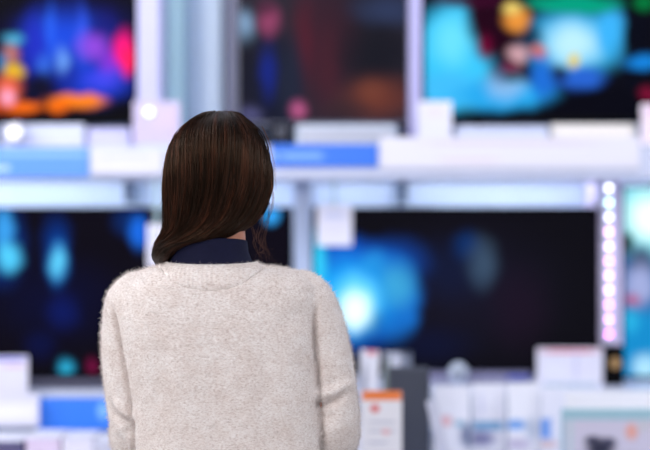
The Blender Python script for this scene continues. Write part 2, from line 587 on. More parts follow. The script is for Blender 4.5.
price_card(641, 104, 690, 145, 4.90, 'pinkish price card on the upper shelf at the right edge',
           [(655, 112, 10, 5, (226, 196, 226), .5, .9, 'box')], zs=ZS, base=(244, 226, 238))


# low white boxes (boxed accessories) lined along the upper shelf edge
def carton(px0, px1, py0, D, label, zs, mat, depth=0.07, group=None):
    y = CAM_Y + D
    x0, x1 = xof(px0, D), xof(px1, D)
    o = empty('accessory_box', ((x0 + x1) / 2, y + depth / 2, zs), label, 'box', group)
    box('carton', x0, x1, y, y + depth, zs, zof(py0, D), mat, o, 0.002)
    box('label_strip', x0 + .01, x1 - .01, y - 0.001, y + 0.001, zs + .01, zs + .02, M_lav, o, 0)
    return o


carton(2, 84, 124, 4.92, 'flat white carton below the magenta television picture', ZS, M_white)
carton(88, 130, 128, 4.93, 'short white carton left of the pale pink price card', ZS, M_lav)
carton(456, 548, 126, 4.92, 'flat white carton right of the top right price card', ZS, M_white)
carton(552, 636, 124, 4.94, 'flat cream carton on the upper shelf near the right edge', ZS, plain('cream_card', (240, 232, 226), 0.5))


# ------------------------------------------------------------ small spot lamps and the LED strip
def spot(px, py, D, r, rgb, s, label, yback=None):
    p = W(px, py, D)
    o = empty('spot_lamp', p, label, 'lamp')
    bm = bmesh.new()
    bmesh.ops.create_uvsphere(bm, u_segments=16, v_segments=10, radius=r)
    link_mesh('bulb', bm, glow('spot_glow_%d' % int(px), rgb, s), o, True)
    bm = bmesh.new()
    cyl(bm, (0, r * .5, 0), (0, (yback or r * 4), 0), r * 1.3, r * 1.6, 20)
    link_mesh('socket', bm, M_white, o, True)
    return o


spot(149, 112, 4.89, 0.012, (200, 225, 255), 3.5, 'small bright spot lamp on the pale pillar left of the head', 0.1)
spot(14, 132, 4.86, 0.022, (255, 252, 255), 1.6, 'small bright spot lamp under the top left television', 0.05)

DLED = 4.97
led = empty('led_strip', W(609, 346, DLED), 'vertical strip of glowing white and pink led points on the right column', 'light strip')
box('channel', xof(604, DLED), xof(614, DLED), CAM_Y + DLED + .003, CAM_Y + 5.0, zof(350, DLED), zof(182, DLED), M_white, led, 0.002)
cols = [(255, 130, 245), (250, 170, 255), (255, 160, 250), (255, 200, 250), (250, 190, 255), (255, 170, 225), (240, 205, 255), (255, 190, 235), (225, 225, 255), (205, 250, 240), (245, 245, 255), (235, 250, 255)]
lp = wpos(led)
for i in range(11):
    p = W(609, 334 - i * 14.6, DLED) - lp
    bm = bmesh.new()
    bmesh.ops.create_uvsphere(bm, u_segments=12, v_segments=8, radius=0.0055, matrix=Matrix.Translation(p))
    link_mesh('led_point', bm, glow('led_glow_%d' % i, cols[i], 9), led, True)

# black gadget with a golden round lens
gd = empty('black_speaker', (xof(613, 4.86), CAM_Y + 4.88, ZL), 'small black upright speaker with a golden round cone below the led strip', 'speaker')
box('cabinet', xof(604, 4.86), xof(624, 4.86), CAM_Y + 4.86, CAM_Y + 4.93, ZL, zof(346, 4.86), M_black, gd, 0.006)
p = W(615, 363, 4.86) - wpos(gd)
bm = bmesh.new()
cyl(bm, p + Vector((0, -.004, 0)), p + Vector((0, .002, 0)), 0.018, 0.018, 28)
link_mesh('cone', bm, plain('gold_cone', (190, 150, 100), 0.35, 0.4), gd)

# rounded silver gadget on the lower shelf
wb = empty('silver_camera', (xof(459, 4.9), CAM_Y + 4.92, ZL), 'small rounded silver camera below the dark television', 'camera')
bm = bmesh.new()
bmesh.ops.create_uvsphere(bm, u_segments=24, v_segments=14, radius=1.0)
for v in bm.verts:
    v.co = Vector((v.co.x * .032, v.co.y * .025, .034 + v.co.z * .034))
link_mesh('body', bm, M_greypan, wb, True)
bm = bmesh.new()
cyl(bm, (0, -.027, .036), (0, -.018, .036), .013, .013, 24)
link_mesh('lens', bm, M_dark, wb)
sb2 = empty('soundbar', (xof(488, 4.9), CAM_Y + 5.0, ZL), 'low lavender grey soundbar in front of the dark lower television', 'soundbar')
box('body', xof(425, 4.95), xof(533, 4.95), CAM_Y + 4.96, CAM_Y + 5.02, ZL, zof(373, 4.95), plain('lavender_grey', (132, 130, 164), 0.4), sb2, 0.008)
box('control_panel', xof(508, 4.95), xof(530, 4.95), CAM_Y + 4.957, CAM_Y + 4.962, ZL + .01, zof(376, 4.95), plain('deep_blue_gloss', (40, 70, 190), 0.3), sb2, 0.001)
sb3 = empty('soundbar', (xof(120, 4.8), CAM_Y + 4.79, ZL), 'low dark grey soundbar under the left television beside the sweater', 'soundbar')
box('body', xof(20, 4.95), xof(200, 4.95), CAM_Y + 4.76, CAM_Y + 4.82, ZL, zof(380, 4.76), plain('grey_soundbar', (74, 72, 96), 0.5), sb3, 0.008)
box('grille', xof(24, 4.95), xof(196, 4.95), CAM_Y + 4.756, CAM_Y + 4.762, ZL + .008, zof(383, 4.76), M_dark, sb3, 0.001)

# ------------------------------------------------------------ table in front of the wall
ZT = 0.75
tb = empty('display_table', (0.0, CAM_Y + 4.3, 0), 'long white table of leaflets in front of the display wall', 'table')
box('table_top', -2.6, 2.6, CAM_Y + 3.92, CAM_Y + 4.66, ZT - .03, ZT, M_white, tb)
for sx in (-2.5, 0.0, 2.5):
    for sy in (3.98, 4.6):
        box('leg', sx - .025, sx + .025, CAM_Y + sy - .025, CAM_Y + sy + .025, 0, ZT - .03, M_alu, tb)
TOPX = lambda px, D: (xof(px, D))


def leaflet(px0, py0, px1, D, label, base, marks, lean=0.10, roll=0.0, name='leaflet', cat='leaflet', th=0.004, group=None, bottom=None):
    """a leaflet in an L-shaped easel holder standing on the table, leaning back; origin at its foot"""
    zt = zof(py0, D)
    h = zt - ZT
    w = (px1 - px0) * KPX * D
    o = empty(name, (xof((px0 + px1) / 2, D), CAM_Y + D, ZT), label, cat, group)
    py1 = 225 + (CAM_Z - ZT) / (KPX * D)
    bm = bmesh.new()
    bx(bm, -w / 2, w / 2, 0.0016, th, 0.006, h, 0.001)
    bx(bm, -w / 2, w / 2, -0.03, 0.05, 0.0, 0.006, 0.001)
    bk = link_mesh('easel', bm, M_cardback, o)
    m = picture(name + '_print', (px0, py0, px1, py1), base, marks, 0, 0.45)
    bm = bmesh.new()
    uvl = bm.loops.layers.uv.new('UVMap')
    bx(bm, -w / 2, w / 2, 0, 0.0016, 0.006, h, 0)
    for f in bm.faces:
        for l_ in f.loops:
            l_[uvl].uv = (l_.vert.co.x / w + .5, (l_.vert.co.z - .006) / (h - .006))
    pr = link_mesh('sheet', bm, m, o)
    o.rotation_euler = (-lean, roll, 0)
    return o


# orange-topped card
leaflet(362, 391, 402, 4.02, 'white price leaflet with an orange top band and red print', (240, 238, 246), [
    (382, 395.5, 22, 5.5, (244, 130, 60), .25, 1, 'box'), (375, 409, 5, 4.5, (228, 90, 84), .6, 1), (382, 423, 14, 1.2, (170, 174, 200), .5, .7, 'box'),
    (382, 432, 14, 1.2, (170, 174, 200), .5, .7, 'box'), (386, 433, 5, 3, (236, 170, 176), .6, .8), (378, 444, 10, 1.2, (170, 174, 200), .5, .7, 'box')], lean=0.02)
# grey panel behind it
gp = empty('demo_tablet', (xof(409, 4.25), CAM_Y + 4.28, ZT), 'dark grey tablet standing upright behind the orange topped leaflet', 'tablet')
box('case', xof(388, 4.25), xof(430, 4.25), CAM_Y + 4.25, CAM_Y + 4.272, ZT + .02, zof(367, 4.25), plain('grey_case', (62, 66, 80), 0.6), gp, 0.009)
box('screen', xof(392, 4.25), xof(426, 4.25), CAM_Y + 4.248, CAM_Y + 4.252, ZT + .04, zof(371, 4.25), plain('matte_grey_screen', (60, 64, 78), 0.5), gp, 0.0)
box('foot', xof(394, 4.25), xof(424, 4.25), CAM_Y + 4.24, CAM_Y + 4.34, ZT, ZT + .02, M_dark, gp)
leaflet(355, 350, 374, 4.42, 'narrow white leaflet with a red top beside the right sleeve', (228, 228, 240), [
    (366, 352, 6, 4, (220, 110, 120), .6, .9), (360, 395, 3, 30, (120, 126, 150), .6, .8, 'box')], lean=0.03, roll=0.05)
leaflet(376, 352, 393, 4.46, 'narrow grey leaflet between the red topped leaflet and the dark tablet', (176, 180, 200), [
    (380, 380, 3, 22, (120, 134, 120), .6, .9, 'box'), (388, 365, 5, 10, (214, 216, 232), .6, .9)], lean=0.03, roll=0.08)
rl = empty('paper_roll', (xof(404, 4.5), CAM_Y + 4.53, ZT), 'rolled grey poster standing behind the dark tablet', 'roll')
bm = bmesh.new()
cyl(bm, (0, 0, 0), (0, 0, zof(354, 4.5) - ZT), .026, .026, 28)
link_mesh('roll', bm, plain('roll_paper', (112, 118, 138), .6), rl, True)
bm = bmesh.new()
cyl(bm, (0, 0, zof(354, 4.5) - ZT), (0, 0, zof(354, 4.5) - ZT + .004), .028, .028, 28)
link_mesh('end_cap', bm, M_dark, rl)

# right of the tablet: leaning leaflets
L = [
    (434, 386, 470, 4.40, 'white leaflet with a pink corner right of the dark tablet', (238, 238, 250),
     [(446, 422, 7, 6, (232, 176, 184), .6, .9), (468, 437, 9, 14, (96, 110, 150), .6, .9), (460, 425, 6, 4, (110, 170, 200), .7, .8)], 0.0),
    (472, 384, 506, 4.44, 'white leaflet with teal and violet print, second right of the dark tablet', (240, 240, 252),
     [(488, 427, 18, 5, (90, 160, 206), .5, .9, 'box'), (482, 440, 14, 9, (118, 118, 168), .6, .9), (482, 405, 2, 12, (214, 214, 240), .6, .8, 'box')], 0.0),
    (508, 383, 540, 4.41, 'white leaflet with a blue square at its foot, third right of the dark tablet', (242, 242, 252),
     [(516, 426, 12, 6, (96, 160, 232), .5, .9), (532, 430, 8, 12, (196, 206, 226), .6, .9), (518, 446, 14, 7, (196, 186, 214), .6, .9)], 0.0),
    (541, 388, 566, 4.39, 'white leaflet with a strong blue block left of the framed poster', (238, 238, 252),
     [(540, 430, 12, 11, (84, 150, 236), .4, .9, 'box'), (548, 446, 12, 5, (226, 200, 206), .5, .9)], 0.0),
]
for a in L:
    leaflet(a[0], a[1], a[2], a[3], a[4], a[5], a[6], lean=0.04, roll=a[7])
leaflet(445, 398, 456, 4.12, 'slim pale leaflet leaning sideways against the dark tablet', (206, 208, 226), [
    (432, 425, 3, 30, (110, 114, 136), .6, .8, 'box')], lean=0.02, roll=-0.22)

# framed poster at bottom right
fp = empty('framed_poster', (xof(622, 4.2), CAM_Y + 4.2, ZT), 'framed pink grey poster with a teal top edge and a dark printed shape', 'poster')
x0, x1 = xof(562, 4.2), xof(690, 4.2)
zt_ = zof(409, 4.2)
box('frame', x0, x1, CAM_Y + 4.202, CAM_Y + 4.22, ZT + .004, zt_, plain('teal_frame', (158, 194, 206), .4), fp, .003)
py1 = 225 + (CAM_Z - ZT - .004) / (KPX * 4.2)
face_panel('print', x0 + .008, x1 - .004, ZT + .01, zof(420, 4.2), CAM_Y + 4.2, picture('poster_print', (564, 420, 690, py1), (206, 200, 218), [
    (600, 450, 16, 12, (32, 32, 58), .6, 1), (592, 441, 9, 5, (44, 44, 72), .7, 1), (609, 443, 8, 5, (50, 50, 80), .7, 1), (632, 432, 7, 9, (232, 160, 140), .7, .9), (645, 425, 8, 8, (200, 198, 206), .6, .9),
    (570, 440, 3, 30, (190, 206, 214), .6, .9, 'box')], 0, .4), fp)
box('foot', x0 + .1, x1 - .1, CAM_Y + 4.16, CAM_Y + 4.26, ZT, ZT + .008, M_alu, fp)
# white tray in front of right shelf edge
rail_sign(560, 700, 391, 409, DL - 0.03, 'plain white strip sign on the lower shelf at the right', (250, 248, 250), [
    (620, 400, 60, 2, (236, 236, 244), .5, .8, 'box')])

# stacks of leaflets at the bottom left, lying on the table
stk = [(-14, 22, 440, 'leaflet stack with a dark cover at the bottom left corner', (96, 90, 130)),
       (26, 60, 437, 'white leaflet stack with a pinkish cover at the bottom left', (226, 208, 232)),
       (62, 92, 438, 'white leaflet stack between the pinkish one and the sleeve', (234, 230, 244)),
       (93, 140, 441, 'pale grey leaflet stack tucked beside the left sleeve', (206, 206, 222))]
for (a, b_, c, lab, rgb) in stk:
    D = 4.3
    o = empty('leaflet_stack', (xof((a + b_) / 2, D), CAM_Y + D + .08, ZT), lab, 'leaflets')
    zt2 = zof(c, D)
    bm = bmesh.new()
    nl = 9
    for i in range(nl):
        z0 = (zt2 - ZT - .004) * i / nl
        z1 = (zt2 - ZT - .004) * (i + 1) / nl
        j = random.uniform(-.002, .002)
        w = (b_ - a) * KPX * D / 2
        bx(bm, -w + j, w + j, -.08 + random.uniform(0, .003), .08, z0 + .0005, z1, 0)
    link_mesh('sheets', bm, plain('stack_' + str(a + 20), rgb, .6), o)
    bm = bmesh.new()
    bx(bm, -w, w, -.082, .08, zt2 - ZT - .004, zt2 - ZT, 0)
    link_mesh('cover', bm, M_card, o)

# ============================================================ the person
DP = 2.95                                   # the person stands here


def P(px, py, y=0.0):
    """photo pixel -> world, in the vertical plane at depth y (metres beyond the body axis)"""
    return W(px, py, DP + y)


def loft(bm, rings, n=28, power=2.0, closed=True):
    """rings: (centre, ax, ay) with ax, ay half-axis vectors"""
    prev = None
    allr = []
    for c, ax, ay in rings:
        c, ax, ay = Vector(c), Vector(ax), Vector(ay)
        vs = []
        for i in range(n):
            a = 2 * PI * i / n
            ca, sa = math.cos(a), math.sin(a)
            e = 2.0 / power
            u = math.copysign(abs(ca) ** e, ca)
            v = math.copysign(abs(sa) ** e, sa)
            vs.append(bm.verts.new(c + ax * u + ay * v))
        if prev:
            for i in range(n):
                bm.faces.new((prev[i], prev[(i + 1) % n], vs[(i + 1) % n], vs[i]))
        prev = vs
        allr.append(vs)
    if closed:
        bm.faces.new(list(reversed(allr[0])))
        bm.faces.new(allr[-1])
    return allr


def limb(bm, pts, n=20):
    """closed tapered tube through (point, radius) with rounded ends"""
    P_ = [Vector(p) for p, r in pts]
    R_ = [r for p, r in pts]
    # resample smoothly
    seq = []
    m = len(P_)
    for i in range(m - 1):
        p0 = P_[max(0, i - 1)]; p1 = P_[i]; p2 = P_[i + 1]; p3 = P_[min(m - 1, i + 2)]
        for k in range(5):
            t = k / 5
            q = 0.5 * ((2 * p1) + (-p0 + p2) * t + (2 * p0 - 5 * p1 + 4 * p2 - p3) * t * t + (-p0 + 3 * p1 - 3 * p2 + p3) * t ** 3)
            seq.append((q, R_[i] * (1 - t) + R_[i + 1] * t))
    seq.append((P_[-1], R_[-1]))
    d0 = (seq[1][0] - seq[0][0]).normalized()
    d1 = (seq[-1][0] - seq[-2][0]).normalized()
    s = []
    for a in (80, 55, 30):
        s.append((seq[0][0] - d0 * seq[0][1] * math.sin(math.radians(a)), seq[0][1] * math.cos(math.radians(a)), d0))
    for i, (q, r) in enumerate(seq):
        a = seq[max(0, i - 1)][0]; b = seq[min(len(seq) - 1, i + 1)][0]
        s.append((q, r, (b - a).normalized()))
    for a in (30, 55, 80):
        s.append((seq[-1][0] + d1 * seq[-1][1] * math.sin(math.radians(a)), seq[-1][1] * math.cos(math.radians(a)), d1))
    rings = []
    ref = Vector((0, 0, 1)) if abs(s[0][2].z) < .8 else Vector((0, 1, 0))
    u = (ref - s[0][2] * ref.dot(s[0][2])).normalized()
    for q, r, d in s:
        u = (u - d * u.dot(d)).normalized()
        v = d.cross(u)
        rings.append((q, u * r, v * r))
    loft(bm, rings, n)


def remeshed(bm, voxel, smooth_it, name='tmp', factor=0.5):
    """union of closed shapes -> one continuous mesh"""
    bmesh.ops.recalc_face_normals(bm, faces=bm.faces)
    me = bpy.data.meshes.new(name)
    bm.to_mesh(me)
    bm.free()
    o = bpy.data.objects.new(name, me)
    COL.objects.link(o)
    r = o.modifiers.new('r', 'REMESH')
    r.mode = 'VOXEL'
    r.voxel_size = voxel
    r.use_smooth_shade = True
    if smooth_it:
        s = o.modifiers.new('s', 'SMOOTH')
        s.factor = factor
        s.iterations = smooth_it
    dg = bpy.context.evaluated_depsgraph_get()
    dg.update()
    out = bpy.data.meshes.new_from_object(o.evaluated_get(dg))
    bpy.data.objects.remove(o)
    bpy.data.meshes.remove(me)
    return out


def mesh_obj(name, me, mat, parent):
    me.name = name
    me.materials.clear()
    me.materials.append(mat)
    me.polygons.foreach_set('use_smooth', [True] * len(me.polygons))
    o = bpy.data.objects.new(name, me)
    COL.objects.link(o)
    if parent is not None:
        o.parent = parent
    return o


# ---- materials of the person
def skin_mat():
    m, n, l = new_mat('skin')
    b = n['Principled BSDF']
    tc = n.new('ShaderNodeTexCoord')
    nz = n.new('ShaderNodeTexNoise'); nz.inputs['Scale'].default_value = 30
    l.new(tc.outputs['Object'], nz.inputs['Vector'])
    r = n.new('ShaderNodeValToRGB')
    r.color_ramp.elements[0].color = lin((190, 118, 88)); r.color_ramp.elements[1].color = lin((212, 146, 116))
    l.new(nz.outputs['Fac'], r.inputs[0])
    l.new(r.outputs[0], b.inputs['Base Color'])
    b.inputs['Roughness'].default_value = .5
    b.inputs['Subsurface Weight'].default_value = .15
    b.inputs['Subsurface Radius'].default_value = (.01, .004, .002)
    return m


def wool_mat(name, fibre=False):
    m, n, l = new_mat(name)
    b = n['Principled BSDF']
    tc = n.new('ShaderNodeTexCoord')
    n1 = n.new('ShaderNodeTexNoise'); n1.inputs['Scale'].default_value = 330; n1.inputs['Detail'].default_value = 3; n1.inputs['Roughness'].default_value = .65
    n2 = n.new('ShaderNodeTexNoise'); n2.inputs['Scale'].default_value = 26; n2.inputs['Detail'].default_value = 5
    mp = n.new('ShaderNodeMapping'); mp.inputs['Scale'].default_value = (.55, .8, 1.25)
    l.new(tc.outputs['Object'], mp.inputs['Vector'])
    l.new(mp.outputs[0], n1.inputs['Vector'])
    l.new(tc.outputs['Object'], n2.inputs['Vector'])
    r = n.new('ShaderNodeValToRGB')
    e = r.color_ramp.elements
    e[0].position = .30; e[0].color = lin((200, 185, 180))
    e[1].position = .70; e[1].color = lin((246, 241, 239))
    a = e.new(.44); a.color = lin((226, 216, 212))
    a = e.new(.55); a.color = lin((236, 229, 226))
    l.new(n1.outputs['Fac'], r.inputs[0])
    mx = n.new('ShaderNodeMix'); mx.data_type = 'RGBA'; mx.blend_type = 'MULTIPLY'
    r2 = n.new('ShaderNodeValToRGB')
    r2.color_ramp.elements[0].position = .35; r2.color_ramp.elements[0].color = (.90, .86, .84, 1)
    r2.color_ramp.elements[1].position = .65; r2.color_ramp.elements[1].color = (1, 1, 1, 1)
    l.new(n2.outputs['Fac'], r2.inputs[0])
    mx.inputs[0].default_value = .8
    l.new(r.outputs[0], mx.inputs[6]); l.new(r2.outputs[0], mx.inputs[7])
    l.new(mx.outputs[2], b.inputs['Base Color'])
    b.inputs['Roughness'].default_value = .95
    b.inputs['Specular IOR Level'].default_value = .1
    b.inputs['Sheen Weight'].default_value = .35
    b.inputs['Sheen Roughness'].default_value = .5
    if not fibre:
        bp = n.new('ShaderNodeBump'); bp.inputs['Strength'].default_value = .35; bp.inputs['Distance'].default_value = .0022
        l.new(n1.outputs['Fac'], bp.inputs['Height'])
        l.new(bp.outputs[0], b.inputs['Normal'])
    return m


def hair_mat(name, dark, light, rough=.34):
    m, n, l = new_mat(name)
    b = n['Principled BSDF']
    at = n.new('ShaderNodeAttribute'); at.attribute_name = 'tone'
    r = n.new('ShaderNodeValToRGB')
    r.color_ramp.elements[0].color = lin(dark); r.color_ramp.elements[1].color = lin(light)
    l.new(at.outputs['Fac'], r.inputs[0])
    tc = n.new('ShaderNodeTexCoord')
    mp = n.new('ShaderNodeMapping'); mp.inputs['Scale'].default_value = (60, 40, 16)
    nz = n.new('ShaderNodeTexNoise'); nz.inputs['Scale'].default_value = 1.0; nz.inputs['Detail'].default_value = 3
    l.new(tc.outputs['Object'], mp.inputs['Vector']); l.new(mp.outputs[0], nz.inputs['Vector'])
    r2 = n.new('ShaderNodeValToRGB')
    r2.color_ramp.elements[0].position = .38; r2.color_ramp.elements[0].color = (.35, .33, .33, 1)
    r2.color_ramp.elements[1].position = .66; r2.color_ramp.elements[1].color = (1.15, 1.1, 1.05, 1)
    l.new(nz.outputs['Fac'], r2.inputs[0])
    mx = n.new('ShaderNodeMix'); mx.data_type = 'RGBA'; mx.blend_type = 'MULTIPLY'; mx.inputs[0].default_value = 1.0
    l.new(r.outputs[0], mx.inputs[6]); l.new(r2.outputs[0], mx.inputs[7])
    l.new(mx.outputs[2], b.inputs['Base Color'])
    b.inputs['Roughness'].default_value = rough
    b.inputs['Specular IOR Level'].default_value = .42
    b.inputs['Specular Tint'].default_value = lin((255, 206, 170))
    return m


M_skin = skin_mat()
M_wool = wool_mat('heather_wool')
M_fuzz = wool_mat('wool_fibre', True)
M_navy = plain('navy_knit', (15, 17, 46), .8, spec=.2, var=.25, scale=160)
M_trouser = plain('dark_denim', (34, 40, 62), .8, var=.2, scale=90)
M_shoe = plain('shoe_leather', (40, 34, 34), .4)
M_hair = hair_mat('brown_hair', (8, 5, 5), (82, 45, 32), .36)
M_hairbase = plain('hair_depth', (20, 11, 9), .6, spec=.2)

CX = P(216, 200).x                              # head axis
BX = P(224, 400).x                              # body axis


def rw(px): return px * KPX * DP


# ---- body: one continuous surface
bm = bmesh.new()
# skull (rings from neck up): z px, half width px, half depth m, centre y
hc = P(217, 0).x
skull = [(237, 15, .040, .035), (231, 23, .066, .038), (222, 31, .082, .035), (210, 36, .092, .028), (196, 39, .097, .022), (180, 41, .100, .018),
         (164, 42, .101, .014), (148, 41, .098, .012), (134, 36, .086, .010), (124, 27, .064, .008), (118, 14, .034, .006)]
loft(bm, [((hc, yc, P(0, zp).z), (rw(hw), 0, 0), (0, dp, 0)) for zp, hw, dp, yc in skull], 32, 2.15)
# nose, lips, chin, brow
limb(bm, [((hc, .112, P(0, 178).z), .010), ((hc, .128, P(0, 192).z), .011), ((hc, .134, P(0, 199).z), .013)], 12)
for s in (-1, 1):
    limb(bm, [((hc + s * .008, .120, P(0, 200).z), .008), ((hc + s * .012, .116, P(0, 200).z), .007)], 10)
    limb(bm, [((hc + s * .012, .108, P(0, 172).z), .010), ((hc + s * .042, .096, P(0, 173).z), .009)], 10)   # brow
    limb(bm, [((hc + s * .030, .094, P(0, 197).z), .016), ((hc + s * .052, .070, P(0, 190).z), .014)], 10)   # cheek
    limb(bm, [((hc + s * .079, .008, P(0, 178).z), .012), ((hc + s * .082, .004, P(0, 188).z), .011), ((hc + s * .078, .012, P(0, 199).z), .008)], 10)  # ear
limb(bm, [((hc - .018, .112, P(0, 209).z), .006), ((hc, .118, P(0, 208.5).z), .008), ((hc + .018, .112, P(0, 209).z), .006)], 10)
limb(bm, [((hc, .104, P(0, 224).z), .014), ((hc, .098, P(0, 228).z), .015)], 12)
# neck and trunk
loft(bm, [((hc, .02, P(0, 205).z), (.048, 0, 0), (0, .052, 0)), ((P(216, 0).x, .012, P(0, 236).z), (.056, 0, 0), (0, .053, 0)),
          ((P(216, 0).x, .006, P(0, 262).z), (.058, 0, 0), (0, .052, 0)), ((P(217, 0).x, .002, P(0, 280).z), (.100, 0, 0), (0, .060, 0)),
          ((P(218, 0).x, .0, P(0, 300).z), (.160, 0, 0), (0, .095, 0)), ((P(220, 0).x, .01, P(0, 350).z), (.155, 0, 0), (0, .105, 0)),
          ((BX, .01, 1.08), (.130, 0, 0), (0, .095, 0)), ((BX, .01, .95), (.150, 0, 0), (0, .090, 0)), ((BX, .0, .84), (.145, 0, 0), (0, .090, 0)), ((BX, .0, .78), (.135, 0, 0), (0, .085, 0))], 32, 2.2)
arms = {
    -1: [(P(150, 302, .02), .040), (P(137, 330, .035), .039), (P(138, 380, .036), .037), (P(142, 420, .036), .036)],
    1: [(P(288, 302, .02), .040), (P(309, 330, .035), .039), (P(319, 380, .036), .037), (P(323, 420, .036), .036)],
}
hands = {}
for s, a in arms.items():
    el = a[-1][0]
    wr = Vector((BX + s * .085, .300, el.z + .045))
    pts = a + [(el.lerp(wr, .35) + Vector((0, 0, -.010)), .031), (wr, .025)]
    limb(bm, pts, 20)
    d = Vector((-s * .42, .90, .05)).normalized()
    pc = wr + d * .045
    side = d.cross(Vector((0, 0, 1))).normalized()
    up = side.cross(d)
    # palm
    rr = [(wr, side * .022, up * .018), (wr + d * .03, side * .036, up * .015), (wr + d * .065, side * .040, up * .014), (wr + d * .088, side * .038, up * .011)]
    loft(bm, rr, 16, 2.4)
    lens = [.062, .074, .070, .056]
    for k in range(4):
        b0 = wr + d * .08 + side * (-.029 + .0193 * k) * s
        L_ = lens[k]
        p1 = b0 + d * L_ * .45 - up * .004
        p2 = p1 + (d * .75 - up * .66) * L_ * .32
        p3 = p2 + (d * .30 - up * .95) * L_ * .26
        limb(bm, [(b0, .0088), (p1, .0083), (p2, .0076), (p3, .0066)], 10)
    t0 = wr + d * .025 - side * .026 * s
    t1 = t0 + (d * .6 - side * s * .75) * .034
    t2 = t1 + (d * .92 - side * s * .2 - up * .3) * .028
    limb(bm, [(t0, .0125), (t1, .0105), (t2, .008)], 10)
    hands[s] = (wr, d)
# legs
for s in (-1, 1):
    limb(bm, [((BX + s * .080, 0, .80), .072), ((BX + s * .092, .005, .66), .072), ((BX + s * .092, .012, .48), .052), ((BX + s * .094, -.012, .34), .050), ((BX + s * .094, -.005, .12), .034), ((BX + s * .096, .0, .075), .034)], 20)
    limb(bm, [((BX + s * .096, -.03, .045), .032), ((BX + s * .10, .06, .040), .034), ((BX + s * .108, .15, .028), .022)], 16)
body_me = remeshed(bm, .0042, 3)
person = mesh_obj('person', body_me, M_skin, None)
tag(person, 'person seen from behind, long brown hair, cream wool sweater over navy turtleneck', 'person')

# face details
for s in (-1, 1):
    bm = bmesh.new()
    bmesh.ops.create_uvsphere(bm, u_segments=20, v_segments=14, radius=.012, matrix=Matrix.Translation((hc + s * .030, .0975, P(0, 180).z)))
    e = link_mesh('eye', bm, plain('eye_white', (236, 232, 228), .2), person, True)
    bm = bmesh.new()
    cyl(bm, (hc + s * .030, .1075, P(0, 180).z), (hc + s * .030, .1098, P(0, 180).z), .0056, .0050, 18)
    link_mesh('iris', bm, plain('iris_brown', (56, 34, 22), .2), e)
    bm = bmesh.new()
    limb(bm, [((hc + s * .014, .1185, P(0, 171.5).z), .0022), ((hc + s * .030, .1165, P(0, 169.5).z), .0026), ((hc + s * .046, .104, P(0, 171.5).z), .0014)], 8)
    link_mesh('eyebrow', bm, M_hairbase, person, True)
bm = bmesh.new()
limb(bm, [((hc - .020, .1135, P(0, 210).z), .003), ((hc, .1245, P(0, 209).z), .0055), ((hc + .020, .1135, P(0, 210).z), .003)], 10)
link_mesh('lips', bm, plain('lip_skin', (180, 92, 88), .4), person, True)

# ---- trousers and shoes (below the frame)
bm = bmesh.new()
loft(bm, [((BX, 0, .98), (.148, 0, 0), (0, .098, 0)), ((BX, 0, .88), (.158, 0, 0), (0, .100, 0)), ((BX, 0, .76), (.166, 0, 0), (0, .104, 0))], 32, 2.3)
for s in (-1, 1):
    limb(bm, [((BX + s * .082, 0, .80), .084), ((BX + s * .093, .005, .66), .084), ((BX + s * .093, .01, .48), .068), ((BX + s * .094, -.004, .30), .064), ((BX + s * .095, -.002, .11), .056)], 24)
tr = mesh_obj('trousers', remeshed(bm, .006, 3), M_trouser, person)
for s in (-1, 1):
    bm = bmesh.new()
    limb(bm, [((BX + s * .096, -.035, .050), .040), ((BX + s * .10, .05, .046), .043), ((BX + s * .108, .155, .034), .032)], 20)
    limb(bm, [((BX + s * .096, -.01, .06), .042), ((BX + s * .096, -.01, .10), .042)], 20)
    me = remeshed(bm, .005, 3)
    for v in me.vertices:
        v.co.z = max(v.co.z, .012)
    so = mesh_obj('shoe', me, M_shoe, person)
    bm = bmesh.new()
    loft(bm, [((BX + s * .102, .055, z), (.044, 0, 0), (.0, .135, 0)) for z in (0.0, .014)], 28, 2.6)
    link_mesh('sole', bm, plain('rubber_sole', (190, 188, 184), .7), so)

# ---- turtleneck
bm = bmesh.new()
tn = [(272, 211, 47, .072), (262, 210, 42, .068), (253, 209, 39.5, .066), (248, 209.5, 38.5, .067), (243.5, 209.5, 38, .067), (242, 209.5, 37.4, .0655), (242.5, 209.5, 35.8, .063), (248, 209.5, 35.5, .062), (262, 210, 37, .063)]
rings = []
for zp, cx, hw, dp in tn:
    c = P(cx, zp, .008)
    rings.append((c, (rw(hw), 0, rw(hw) * .03), (0, dp, -dp * .10)))
rr = loft(bm, rings, 120, 2.0, closed=False)
tno = link_mesh('turtleneck', bm, M_navy, person, True)
me = tno.data
for v in me.vertices:
    q = Vector((v.co.x * 9, v.co.y * 9, v.co.z * 30))
    v.co.y += mnoise.noise(q) * .004
    v.co.z += mnoise.noise(q * .7 + Vector((5, 5, 5))) * .003

